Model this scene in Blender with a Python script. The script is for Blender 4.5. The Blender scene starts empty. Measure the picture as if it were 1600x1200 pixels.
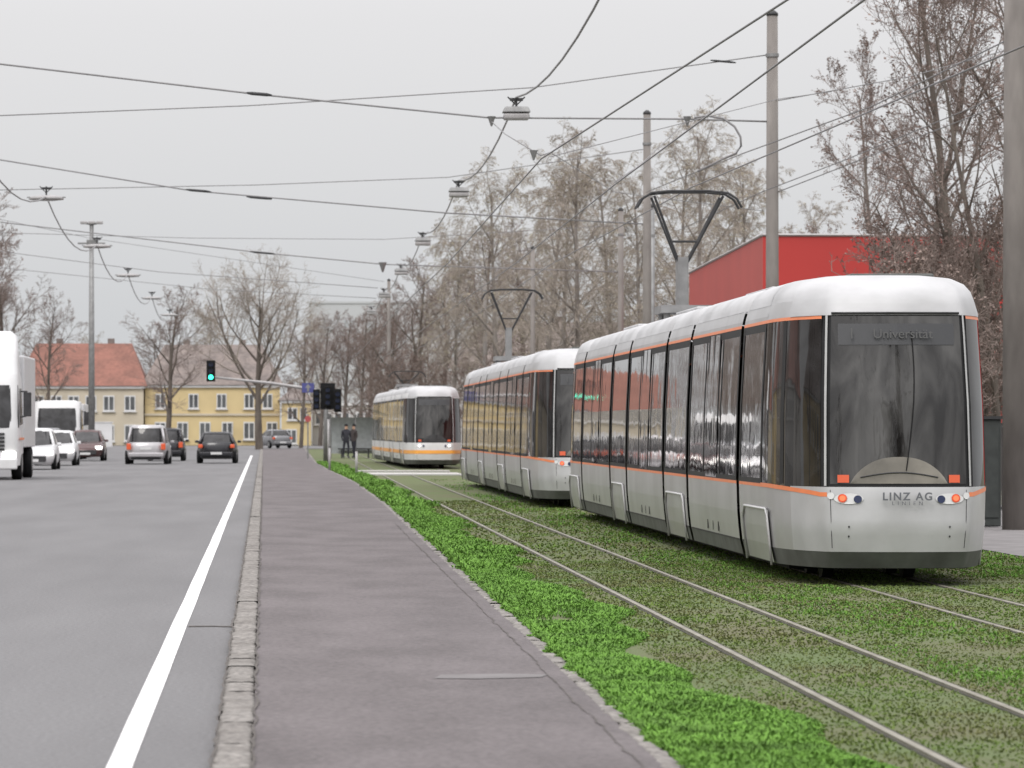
import bpy, math, random
from mathutils import Vector, Matrix, noise

F=7000.0; CX=450.0; CY=667.0; H=1.65
def sv(px,py,d):
    return Vector(((px-CX)*d/F, d, H+(CY-py)*d/F))
scene=bpy.context.scene
COL=scene.collection
R=random.Random(7)

# ------------------------------------------------------------------ materials
def mat(name,c,rough=.7,metal=0.0,var=0.0,scale=5.0,c2=None,bump=0.0,bscale=None,spec=.5,emit=None,es=0,stretch=None,detail=6,lo=.35,hi=.65,fine=0.0,fscale=80):
    m=bpy.data.materials.new(name); m.use_nodes=True
    nt=m.node_tree; N=nt.nodes; L=nt.links
    b=N['Principled BSDF']
    b.inputs['Base Color'].default_value=(*c,1); b.inputs['Roughness'].default_value=rough
    b.inputs['Metallic'].default_value=metal; b.inputs['Specular IOR Level'].default_value=spec
    tc=N.new('ShaderNodeTexCoord'); mp=N.new('ShaderNodeMapping')
    L.new(tc.outputs['Object'],mp.inputs['Vector'])
    if stretch: mp.inputs['Scale'].default_value=stretch
    if c2 is None and var>0: c2=tuple(max(0,x*(1-var)) for x in c); c=tuple(x*(1+var) for x in c)
    if c2 is not None:
        n=N.new('ShaderNodeTexNoise'); n.inputs['Scale'].default_value=scale; n.inputs['Detail'].default_value=detail
        L.new(mp.outputs[0],n.inputs['Vector'])
        r=N.new('ShaderNodeValToRGB'); r.color_ramp.elements[0].position=lo; r.color_ramp.elements[1].position=hi
        r.color_ramp.elements[0].color=(*c2,1); r.color_ramp.elements[1].color=(*c,1)
        L.new(n.outputs['Fac'],r.inputs['Fac'])
        out=r.outputs['Color']
        if fine>0:
            n3=N.new('ShaderNodeTexNoise'); n3.inputs['Scale'].default_value=fscale; n3.inputs['Detail'].default_value=3
            L.new(tc.outputs['Object'],n3.inputs['Vector'])
            mr=N.new('ShaderNodeMapRange'); mr.inputs['From Min'].default_value=.3; mr.inputs['From Max'].default_value=.7
            mr.inputs['To Min'].default_value=1-fine; mr.inputs['To Max'].default_value=1+fine
            L.new(n3.outputs['Fac'],mr.inputs['Value'])
            mx=N.new('ShaderNodeVectorMath'); mx.operation='SCALE'
            L.new(out,mx.inputs[0]); L.new(mr.outputs[0],mx.inputs['Scale']); out=mx.outputs[0]
        L.new(out,b.inputs['Base Color'])
    if bump>0:
        n2=N.new('ShaderNodeTexNoise'); n2.inputs['Scale'].default_value=bscale or scale*4; n2.inputs['Detail'].default_value=4
        L.new(mp.outputs[0],n2.inputs['Vector'])
        bp=N.new('ShaderNodeBump'); bp.inputs['Strength'].default_value=bump; bp.inputs['Distance'].default_value=.02
        L.new(n2.outputs['Fac'],bp.inputs['Height']); L.new(bp.outputs[0],b.inputs['Normal'])
    if emit: b.inputs['Emission Color'].default_value=(*emit,1); b.inputs['Emission Strength'].default_value=es
    return m
def glassmat(name,base,refl,bump,bscale,stretch,ior=1.45,lo=.45,hi=1.6,ns=2.3):
    # tinted, slightly dusty pane: dark interior under a dimmed mirror coat
    m=bpy.data.materials.new(name); m.use_nodes=True; nt=m.node_tree; N=nt.nodes; L=nt.links
    N.clear(); out=N.new('ShaderNodeOutputMaterial'); mix=N.new('ShaderNodeMixShader')
    d=N.new('ShaderNodeBsdfDiffuse'); g=N.new('ShaderNodeBsdfGlossy'); g.inputs['Roughness'].default_value=.03
    g.inputs['Color'].default_value=(refl,refl*.985,refl*.975,1)
    fr=N.new('ShaderNodeFresnel'); fr.inputs['IOR'].default_value=ior
    tc=N.new('ShaderNodeTexCoord'); mp=N.new('ShaderNodeMapping'); mp.inputs['Scale'].default_value=stretch
    L.new(tc.outputs['Object'],mp.inputs['Vector'])
    n=N.new('ShaderNodeTexNoise'); n.inputs['Scale'].default_value=bscale; n.inputs['Detail'].default_value=3; L.new(mp.outputs[0],n.inputs['Vector'])
    bp=N.new('ShaderNodeBump'); bp.inputs['Strength'].default_value=bump; bp.inputs['Distance'].default_value=.02
    L.new(n.outputs['Fac'],bp.inputs['Height']); L.new(bp.outputs[0],g.inputs['Normal'])
    r=N.new('ShaderNodeValToRGB'); r.color_ramp.elements[0].position=.35; r.color_ramp.elements[1].position=.7
    r.color_ramp.elements[0].color=(*[x*lo for x in base],1); r.color_ramp.elements[1].color=(*[x*hi for x in base],1)
    n2=N.new('ShaderNodeTexNoise'); n2.inputs['Scale'].default_value=ns; n2.inputs['Detail'].default_value=6; n2.inputs['Distortion'].default_value=.6; L.new(mp.outputs[0],n2.inputs['Vector'])
    L.new(n2.outputs['Fac'],r.inputs['Fac']); L.new(r.outputs[0],d.inputs['Color'])
    L.new(fr.outputs[0],mix.inputs['Fac']); L.new(d.outputs[0],mix.inputs[1]); L.new(g.outputs[0],mix.inputs[2]); L.new(mix.outputs[0],out.inputs['Surface'])
    return m
M={}
M['asphalt']=mat('asphalt',(.147,.144,.147),.9,c2=(.122,.119,.122),scale=.8,stretch=(1,.12,1),fine=.2,fscale=30,bump=.3,bscale=60)
M['pave']=mat('pavement_asphalt',(.124,.108,.110),.92,c2=(.088,.076,.077),scale=1.1,stretch=(1,.35,1),fine=.3,fscale=26,bump=.4,bscale=60,detail=9)
M['patch']=mat('patch_asphalt',(.165,.155,.155),.9,c2=(.13,.12,.12),scale=3)
M['path']=mat('path_asphalt',(.16,.15,.15),.9,var=.15,scale=2)
M['paint']=mat('road_paint',(.70,.69,.69),.7,c2=(.46,.45,.44),scale=7,lo=.25,hi=.5)
M['kerb']=mat('kerb_stone',(.23,.215,.20),.95,c2=(.135,.123,.112),scale=2.2,fine=.4,fscale=22,bump=.7,bscale=22,lo=.3,hi=.7)
M['joint']=mat('joint_dirt',(.085,.075,.068),1,var=.3,scale=12)
M['ground']=mat('ground_soil',(.11,.12,.07),1,c2=(.12,.10,.075),scale=.3)
M['bed']=mat('track_bed',(.080,.112,.034),1,c2=(.098,.096,.046),scale=.9,stretch=(1,.45,1),fine=.15,fscale=22,bump=.5,bscale=25,lo=.36,hi=.62)
M['leaf1']=mat('weed_leaf',(.145,.285,.052),.75,c2=(.095,.185,.038),scale=1.8,lo=.35,hi=.6,spec=.1,fine=.25,fscale=16)
M['leaf2']=mat('moss_grass',(.135,.205,.052),.85,c2=(.15,.155,.068),scale=.7,lo=.36,hi=.62,spec=.05,fine=.15,fscale=20)
M['rail']=mat('rail_steel',(.25,.235,.19),.55,.3,c2=(.16,.145,.11),scale=3)
M['groove']=mat('rail_groove',(.04,.038,.027),1)
M['silver']=mat('silver_paint',(.42,.415,.42),.3,.25,c2=(.34,.335,.335),scale=1.2,spec=.6)
M['silver2']=mat('light_grey_paint',(.47,.47,.48),.3,.12,c2=(.39,.39,.395),scale=2.0,spec=.6)
M['skirt']=mat('skirt_grey',(.10,.105,.10),.6,.1,c2=(.06,.062,.058),scale=3)
M['white']=mat('white_paint',(.66,.66,.67),.35,0,c2=(.58,.58,.58),scale=1.5)
M['roofw']=mat('roof_white',(.50,.50,.51),.5,.05,c2=(.36,.36,.365),scale=1.1,stretch=(1,.6,2))
M['orange']=mat('orange_paint',(.72,.20,.07),.4,0,var=.05)
M['orange2']=mat('amber_paint',(.80,.36,.07),.4,0,var=.05)
M['black']=mat('black_rubber',(.012,.012,.013),.8,0,var=.2,spec=.2)
M['dark']=mat('dark_metal',(.045,.045,.047),.6,.2,var=.2,spec=.3)
M['frame']=mat('black_window_frame',(.010,.010,.011),.6,0,var=.2,spec=.3)
M['glass']=glassmat('dark_glass',(.024,.024,.025),.72,.24,1.3,(1,.55,.8))
M['wind']=glassmat('windscreen_glass',(.026,.0255,.025),.85,.45,1.6,(2.2,1,.6),1.6,.15,3.2,1.7)  # stretched base mottling paints in reflection streaks and cab detail
M['seam']=mat('seam_grey',(.42,.42,.42),.4,0,var=.05)
M['dash']=mat('dashboard_beige',(.235,.218,.19),.6,0,c2=(.12,.112,.10),scale=2.2,spec=.25)
M['redlamp']=mat('red_lamp',(.5,.08,.03),.3,emit=(1,.16,.05),es=.15)
M['redlit']=mat('red_lit',(.8,.08,.03),.3,emit=(1,.16,.07),es=1.3)
M['bluelamp']=mat('dark_lamp',(.02,.03,.08),.1)
M['headlit']=mat('headlight_lit',(.9,.9,.9),.2,emit=(1,.98,.92),es=2.2)
M['text']=mat('lettering_grey',(.12,.125,.14),.5)
M['textlit']=mat('display_lettering',(.065,.065,.065),.5,emit=(.6,.6,.58),es=.012)
M['panel']=mat('display_panel',(.045,.046,.05),.4)
M['concrete']=mat('mast_concrete',(.235,.215,.20),.9,c2=(.16,.145,.135),scale=3,stretch=(1,1,.3),bump=.3)
M['steel']=mat('galvanised_steel',(.22,.22,.22),.5,.3,var=.15)
M['wire']=mat('wire_metal',(.21,.205,.21),.6,.1,var=.1)
M['wirelight']=mat('cable_grey',(.26,.255,.26),.6,.1,var=.1)
M['lampgrey']=mat('lamp_housing',(.33,.32,.32),.5,.1,var=.1)
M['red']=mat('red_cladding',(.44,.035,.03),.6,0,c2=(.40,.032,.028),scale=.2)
M['reddark']=mat('red_cladding_shaded',(.37,.045,.035),.6,0,var=.05,scale=.3)  # darker copy of the red, shade of the side walls painted in
M['bark']=mat('bark',(.14,.118,.10),.95,c2=(.085,.07,.06),scale=3,stretch=(1,1,.3),bump=.4)
M['birch']=mat('pale_bark',(.25,.225,.205),.9,c2=(.15,.13,.115),scale=3)
M['twig']=mat('twig_brown',(.21,.165,.145),.95,c2=(.145,.11,.097),scale=.8)
M['twigg']=mat('twig_hazed',(.32,.28,.24),.95,c2=(.245,.21,.18),scale=.5)  # twigs of the farther trees, lightened to paint in distance haze
M['bud']=mat('bud_leaf',(.24,.18,.155),.8,c2=(.16,.115,.10),scale=1)
M['budg']=mat('young_leaf',(.34,.315,.21),.8,c2=(.28,.24,.18),scale=.3)
M['yellow']=mat('yellow_plaster',(.61,.49,.27),.9,0,c2=(.53,.42,.235),scale=.4)
M['cream']=mat('cream_plaster',(.54,.48,.38),.9,0,c2=(.46,.41,.33),scale=.4)
M['greyw']=mat('grey_plaster',(.44,.43,.42),.9,0,var=.08,scale=.3)
M['farw']=mat('far_plaster_hazed',(.48,.50,.51),.9,0,c2=(.43,.44,.45),scale=.1)  # haze over the distant building is painted into its wall colour
M['farpane']=mat('far_window_hazed',(.34,.36,.37),.6,0,var=.1)  # panes paled to low contrast, haze painted in as on the walls
M['tile']=mat('red_roof_tile',(.235,.105,.08),.9,0,c2=(.165,.078,.06),scale=.7,fine=.15,fscale=4)
M['tileg']=mat('brown_roof_tile',(.20,.165,.15),.9,0,c2=(.14,.118,.11),scale=.7,fine=.2,fscale=4)
M['pane']=mat('window_pane',(.10,.105,.11),.15,0,var=.3,scale=.5)
M['carsilver']=mat('car_silver',(.40,.39,.40),.28,.3,var=.05)
M['carblack']=mat('car_black',(.018,.018,.022),.2,.1,var=.1,spec=.6)
M['carred']=mat('car_maroon',(.09,.05,.05),.2,.2,var=.1)
M['carwhite']=mat('car_white',(.60,.60,.61),.28,0,var=.04)
M['cargrey']=mat('car_grey',(.2,.2,.21),.25,.3,var=.05)
M['carglass']=glassmat('car_glass',(.03,.03,.032),.9,.02,1,(1,1,1),1.5)
M['bluesign']=mat('blue_sign',(.06,.065,.22),.5,0,var=.05)
M['redsign']=mat('red_sign',(.35,.07,.07),.5,0,var=.05)
M['green']=mat('green_signal',(.02,.6,.4),.3,emit=(.05,1,.65),es=4)
M['plate']=mat('plate_white',(.6,.6,.6),.4)
M['glassclear']=mat('shelter_glass',(.38,.40,.41),.1,0,var=.1)
M['cab']=mat('cabinet_dark',(.035,.04,.038),.7,0,var=.2)

# ------------------------------------------------------------------ mesh builder
class MB:
    def __init__(s): s.v=[];s.f=[];s.m=[]
    def grid(s,P,mi=0,closed=False):
        o=len(s.v); nr=len(P); nc=len(P[0])
        for r in P: s.v.extend([tuple(p) for p in r])
        for i in range(nr-1):
            for j in range(nc if closed else nc-1):
                k=(j+1)%nc
                s.f.append((o+i*nc+j,o+i*nc+k,o+(i+1)*nc+k,o+(i+1)*nc+j)); s.m.append(mi)
        return o
    def poly(s,pts,mi=0):
        o=len(s.v); s.v.extend([tuple(p) for p in pts]); s.f.append(tuple(range(o,o+len(pts)))); s.m.append(mi)
    def box(s,c,d,mi=0,taper=1.0):
        x,y,z=c; a,b,h=d[0]/2,d[1]/2,d[2]/2; o=len(s.v)
        for sz,t in ((-1,1),(1,taper)):
            for sx,sy in ((-1,-1),(1,-1),(1,1),(-1,1)):
                s.v.append((x+sx*a*t,y+sy*b*t,z+sz*h))
        for q in ((3,2,1,0),(4,5,6,7),(0,1,5,4),(1,2,6,5),(2,3,7,6),(3,0,4,7)):
            s.f.append(tuple(o+i for i in q)); s.m.append(mi)
    def tube(s,pts,rad,n=6,mi=0,caps=True):
        pts=[Vector(p) for p in pts]
        if not hasattr(rad,'__len__'): rad=[rad]*len(pts)
        o=len(s.v); K=len(pts)
        for i,p in enumerate(pts):
            t=(pts[min(i+1,K-1)]-pts[max(i-1,0)])
            if t.length<1e-9: t=Vector((0,0,1))
            t.normalize()
            a=Vector((0,0,1)) if abs(t.z)<.9 else Vector((1,0,0))
            u=t.cross(a).normalized(); w=t.cross(u)
            for k in range(n):
                an=2*math.pi*k/n
                q=p+u*(math.cos(an)*rad[i])+w*(math.sin(an)*rad[i])
                s.v.append((q.x,q.y,q.z))
        for i in range(K-1):
            for k in range(n):
                k2=(k+1)%n
                s.f.append((o+i*n+k,o+i*n+k2,o+(i+1)*n+k2,o+(i+1)*n+k)); s.m.append(mi)
        if caps:
            s.f.append(tuple(o+k for k in range(n-1,-1,-1))); s.m.append(mi)
            s.f.append(tuple(o+(K-1)*n+k for k in range(n))); s.m.append(mi)
    def mesh(s,name,mats,smooth=False):
        me=bpy.data.meshes.new(name); me.from_pydata(s.v,[],s.f)
        for x in mats: me.materials.append(M[x] if isinstance(x,str) else x)
        me.polygons.foreach_set('material_index',s.m)
        if smooth: me.polygons.foreach_set('use_smooth',[True]*len(s.f))
        me.update(); return me
    def build(s,name,mats,parent=None,smooth=False,bevel=0,loc=None):
        ob=bpy.data.objects.new(name,s.mesh(name,mats,smooth)); COL.objects.link(ob)
        if loc: ob.location=loc
        if parent: ob.parent=parent
        if bevel:
            b=ob.modifiers.new('bevel','BEVEL'); b.width=bevel; b.segments=3; b.limit_method='ANGLE'
        return ob
def thing(name,label,cat,loc=(0,0,0),group=None,rot=0):
    e=bpy.data.objects.new(name,None); COL.objects.link(e); e.location=loc; e.rotation_euler=(0,0,rot)
    e['label']=label; e['category']=cat
    if group: e['group']=group
    e.empty_display_size=.3
    return e
def tag(o,label=None,cat=None,group=None,kind=None):
    if label:o['label']=label
    if cat:o['category']=cat
    if group:o['group']=group
    if kind:o['kind']=kind
    return o
def textmesh(name,body,size,mname,parent,loc,rot,space=1.0,bold=0.0):
    cu=bpy.data.curves.new(name,'FONT'); cu.body=body; cu.size=size; cu.align_x='CENTER'; cu.align_y='CENTER'
    cu.space_character=space; cu.extrude=.004; cu.offset=bold
    t=bpy.data.objects.new('tmp',cu); COL.objects.link(t)
    bpy.context.view_layer.update()
    me=bpy.data.meshes.new_from_object(t.evaluated_get(bpy.context.evaluated_depsgraph_get()))
    bpy.data.objects.remove(t)
    me.materials.clear(); me.materials.append(M[mname])
    o=bpy.data.objects.new(name,me); COL.objects.link(o); o.parent=parent; o.location=loc; o.rotation_euler=rot
    return o

# ------------------------------------------------------------------ world + sun + camera
w=bpy.data.worlds.new('World'); scene.world=w; w.use_nodes=True
nt=w.node_tree; nt.nodes.clear(); N=nt.nodes; L=nt.links
SUNEL=math.radians(50); SUNROT=math.radians(200)
sky=N.new('ShaderNodeTexSky'); sky.sky_type='NISHITA'; sky.sun_disc=False; sky.sun_elevation=SUNEL; sky.sun_rotation=SUNROT
sky.dust_density=4
hs=N.new('ShaderNodeHueSaturation'); hs.inputs['Saturation'].default_value=.2
L.new(sky.outputs[0],hs.inputs['Color'])
b1=N.new('ShaderNodeBackground'); b1.inputs['Strength'].default_value=.05; L.new(hs.outputs[0],b1.inputs['Color'])
tc=N.new('ShaderNodeTexCoord'); sp=N.new('ShaderNodeSeparateXYZ'); L.new(tc.outputs['Generated'],sp.inputs[0])
mr=N.new('ShaderNodeMapRange'); mr.inputs['From Min'].default_value=0.09; mr.inputs['From Max'].default_value=.9
mr.inputs['To Min'].default_value=.625; mr.inputs['To Max'].default_value=2.1; L.new(sp.outputs['Z'],mr.inputs['Value'])
b2=N.new('ShaderNodeBackground')
cr=N.new('ShaderNodeValToRGB'); cr.color_ramp.elements[0].position=0.0; cr.color_ramp.elements[0].color=(.90,.93,.96,1)
cr.color_ramp.elements[1].position=.09; cr.color_ramp.elements[1].color=(1,.985,1.0,1)
L.new(sp.outputs['Z'],cr.inputs['Fac']); L.new(cr.outputs['Color'],b2.inputs['Color'])
L.new(mr.outputs[0],b2.inputs['Strength'])
ad=N.new('ShaderNodeAddShader'); L.new(b1.outputs[0],ad.inputs[0]); L.new(b2.outputs[0],ad.inputs[1])
wo=N.new('ShaderNodeOutputWorld'); L.new(ad.outputs[0],wo.inputs['Surface'])
sl=bpy.data.lights.new('sun','SUN'); sl.energy=.9; sl.angle=math.radians(20); sl.color=(1,.97,.92)
so=bpy.data.objects.new('sun',sl); COL.objects.link(so)
dirv=Vector((math.sin(SUNROT)*math.cos(SUNEL),math.cos(SUNROT)*math.cos(SUNEL),math.sin(SUNEL)))
so.rotation_euler=dirv.to_track_quat('Z','Y').to_euler()
scene.view_settings.view_transform='Standard'
cam=bpy.data.cameras.new('camera'); co=bpy.data.objects.new('camera',cam); COL.objects.link(co)
co.location=(0,0,H); co.rotation_euler=(math.radians(90),0,0)
cam.sensor_width=36; cam.lens=36*F/1600; cam.shift_x=(800-CX)/1600; cam.shift_y=(CY-600)/1600
cam.clip_start=.5; cam.clip_end=6000
cam.dof.use_dof=True; cam.dof.focus_distance=50; cam.dof.aperture_fstop=6.5
scene.camera=co

# ------------------------------------------------------------------ ground
def sheet(name,left,right,z,m,kind='structure'):
    mb=MB(); mb.grid([[(x0,y0,z),(x1,y1,z)] for (x0,y0),(x1,y1) in zip(left,right)])
    return tag(mb.build(name,[m]),kind=kind)
mb=MB(); mb.poly([(-2500,-300,-.03),(2500,-300,-.03),(2500,4500,-.03),(-2500,4500,-.03)])
tag(mb.build('ground',['ground']),kind='structure')
rd=lambda c,y:c-.0054*y
ys=[-5,40,100,160,220,300,340]
sheet('road',[(-17,y) for y in ys],[(rd(-.254,y),y) for y in ys],0,'asphalt')
sheet('road_junction',[(-60,340),(-60,394)],[(40,340),(40,394)],-.004,'asphalt')
wy=[10+i*2.5 for i in range(100)]
wob=lambda y:.008*noise.noise(Vector((y*.5,0,0)))
sheet('road_marking',[(rd(-.765,y)+wob(y),y) for y in wy],[(rd(-.635,y)-wob(y*1.3),y) for y in wy],.004,'paint')
def sedge(y):
    pts=[(-5,1.74),(22,1.77),(33,1.81),(52,1.86),(94,1.98),(130,1.9),(165,1.5),(200,1.2),(330,1.2)]
    for (a,b),(c,d) in zip(pts,pts[1:]):
        if y<=c: return b+(d-b)*(y-a)/(c-a)
    return 1.2
py=[-5+i*4 for i in range(84)]
mb=MB()
mb.grid([[(rd(-.053,y),y,-.01),(rd(-.053,y),y,.05),(sedge(y),y,.05),(sedge(y),y,-.01)] for y in py])
tag(mb.build('pavement',['pave']),kind='structure')
mb=MB(); mb.grid([[(.93,28.45,.054),(.99,28.9,.054)],[(1.2,28.4,.054),(1.25,28.95,.054)],[(1.45,28.5,.054),(1.4,29.0,.054)],[(1.62,28.6,.054),(1.68,28.9,.054)]])
tag(mb.build('pavement_patch',['patch']),kind='structure')
mb=MB()
def crack(pts,w,z):
    l=[];
    for x,y in pts: l.append([(x-w*R.uniform(.1,1),y,z),(x+w*R.uniform(.1,1),y,z)])
    mb.grid(l)
crack([(rd(-.045,y)+R.uniform(-.014,.014),y) for y in [20+i*.35 for i in range(500)]],.012,.058)
crack([(rd(-.25,y)+R.uniform(-.012,.012),y) for y in [20+i*.35 for i in range(500)]],.010,.0565)
crack([(1.66+.002*(y-20)+.03*noise.noise(Vector((y*.4,3,0)))+R.uniform(-.012,.012),y) for y in [20+i*.3 for i in range(180)]],.007,.056)
tag(mb.build('pavement_crack',['joint']),kind='structure')
mb=MB(); mb.grid([[(-.82,36.9,.005),(-.82,37.1,.005)],[(-.62,36.95,.005),(-.62,37.1,.005)],[(-.45,36.85,.005),(-.45,37.0,.005)]])
tag(mb.build('road_crack',['joint']),kind='structure')
def kerb(name,xl,xr,y0,y1,zt,lmin,lmax,jit):
    m=MB(); y=y0
    while y<y1:
        l=R.uniform(lmin,lmax)*(1 if y<80 else 2)
        n=max(2,int(l/.10)); P=[]
        for k in range(n+1):
            yy=y+(l-.004)*k/n; a=xl(yy)+R.uniform(-jit,jit); b=xr(yy)+R.uniform(-jit,jit); z=zt+R.uniform(-.006,.006)
            P.append([(a,yy,-.01),(a,yy,z-.006),(a+(b-a)*.15,yy,z),(a+(b-a)*.5,yy,z+R.uniform(-.004,.004)),(a+(b-a)*.85,yy,z),(b,yy,z-.006),(b,yy,-.01)])
        m.grid(P); y+=l
    return tag(m.build(name,['kerb'],smooth=True),kind='structure')
mb=MB(); mb.grid([[(rd(-.254,y),y,.002),(rd(-.04,y),y,.035)] for y in (0,330)]); tag(mb.build('gutter',['joint']),kind='structure')
kerb('kerb',lambda y:rd(-.242,y),lambda y:rd(-.058,y),16,330,.05,.5,1.4,.014)
kerb('pavement_edging',lambda y:sedge(y)-.005,lambda y:sedge(y)+.085,16,330,.052,.3,.9,.022)
ty=[-5,60,120,180,240,330]
sheet('track_bed',[(sedge(y)+.0,y) for y in ty],[(9.3,y) for y in ty],.0,'bed')
sheet('path',[(9.3,y) for y in ty],[(15,y) for y in ty],.01,'path')
mb=MB(); mb.box((4.2,154,.03),(3.4,4,.06)); mb.box((4.2,164,.03),(3.4,1.2,.06))
tag(mb.build('crossing',['greyw'],bevel=.01),kind='structure')
for x in (3.22,4.2,5.86,6.76):
    m=MB()
    m.box((x,165,.006 if x<5 else .002),(.044,340,.024 if x<5 else .018),0)
    m.box((x+.040,165,.003),(.034,340,.010),1); m.box((x-.034,165,.002),(.022,340,.008),1)
    tag(m.build('rail',['rail','groove']),'worn steel tram rail set in the grassy track','rail','tram rails')

# ------------------------------------------------------------------ grass
def tufts(name,region,counts,mname,hmin,hmax,wid,leaves,thr,soft=.15,base=0):
    m=MB(); v=m.v; f=m.f
    for (y0,y1,n,sc) in counts:
        for _ in range(n):
            y=R.uniform(y0,y1); x0,x1=region(y); x=R.uniform(x0,x1)
            d=noise.noise(Vector((x*1.1,y*.45,3.3)))+.5*noise.noise(Vector((x*4,y*2,1)))
            if d<thr+R.uniform(-soft,soft): continue
            if any(abs(x-r)<(.055 if r<5 else .035) for r in (3.22,4.2,5.86,6.76)): continue
            edge=min(1,(x-x0)/.08+.3,(x1-x)/.25+.25)
            hh=R.uniform(hmin,hmax)*sc*edge*(1+.5*d)
            zb=base*max(0,1-(x-sedge(y))/.22) if base else 0
            for k in range(leaves):
                a=R.uniform(0,6.283); lean=R.uniform(.2,1.0)
                dx=math.cos(a);dy=math.sin(a); wl=wid*sc*R.uniform(.6,1.3)
                px=-dy*wl; pyy=dx*wl; o=len(v); l=hh*lean
                v.append((x-px*.4,y-pyy*.4,zb)); v.append((x+px*.4,y+pyy*.4,zb))
                mx=x+dx*l*.6; my=y+dy*l*.6; mz=hh*.75+zb
                v.append((mx+px,my+pyy,mz)); v.append((mx-px,my-pyy,mz))
                v.append((x+dx*l*1.1,y+dy*l*1.1,hh*R.uniform(.6,1.05)+zb))
                f.append((o,o+1,o+2,o+3)); f.append((o+3,o+2,o+4)); m.m+= [0,0]
    return tag(m.build(name,[mname]),kind='stuff')
tufts('grass',lambda y:(sedge(y)+.07+.09*noise.noise(Vector((y*.8,7,0)))+.05*noise.noise(Vector((y*3,7,0))),sedge(y)+.95+.2*math.sin(y*.35)+.12*math.sin(y*1.3)),
      [(18,32,22000,1),(32,50,15000,1.15),(50,90,9000,1.6),(90,200,7000,2.4)],'leaf1',.022,.068,.0055,5,-.5,.15,.05)
tufts('grass',lambda y:(sedge(y)+.8,9.3),
      [(18,34,52000,1),(34,55,46000,1.3),(55,100,20000,2)],'leaf2',.005,.015,.007,3,-.6,.3)
tufts('grass',lambda y:(4.35,5.75),[(22,34,6000,1),(34,60,7000,1.2),(60,140,4000,1.8)],'leaf1',.008,.024,.005,4,.15,.4)
tufts('grass',lambda y:(7.0,9.35),[(28,50,9000,1.1),(50,75,5000,1.4)],'leaf1',.010,.032,.006,4,-.0,.4)

# ------------------------------------------------------------------ tram
ROWS=[(.19,.93,.14),(.36,.965,.05),(.62,.99,.0),(.95,1.0,.02),(1.06,1.0,.04),(1.9,.985,.13),(2.78,.945,.28),(2.86,.935,.31),(2.98,.905,.36),(3.08,.875,.45),(3.16,.82,.60),(3.22,.72,.85),(3.255,.52,1.3),(3.27,0.0,2.3)]
def prof(z):
    if z<=ROWS[0][0]: return ROWS[0][1:]
    for a,b in zip(ROWS,ROWS[1:]):
        if z<=b[0]:
            t=(z-a[0])/(b[0]-a[0]); return (a[1]+(b[1]-a[1])*t, a[2]+(b[2]-a[2])*t)
    return ROWS[-1][1:]
PC=[(1.15,2.6),(1.145,2.0),(1.105,1.4),(1.02,.85),(.90,.42),(.79,.14),(.70,.02),(.48,-.04),(.24,-.075),(0,-.09)]
def catm(P,n=4):
    out=[]
    for i in range(len(P)-1):
        p0=P[max(i-1,0)];p1=P[i];p2=P[i+1];p3=P[min(i+2,len(P)-1)]
        for k in range(n):
            t=k/n
            out.append(tuple(.5*((2*b)+(-a+c)*t+(2*a-5*b+4*c-d)*t*t+(-a+3*b-3*c+d)*t**3) for a,b,c,d in zip(p0,p1,p2,p3)))
    out.append(P[-1]); return out
PH=catm(PC)
PLAN=[(-x,y) for x,y in PH]+[(x,y) for x,y in reversed(PH[:-1])]
NP=len(PLAN)
def plan_y(xa):
    for a,b in zip(PH,PH[1:]):
        if b[0]<=xa<=a[0]:
            t=(a[0]-xa)/max(1e-6,a[0]-b[0]); return a[1]+(b[1]-a[1])*t
    return -.09
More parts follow.
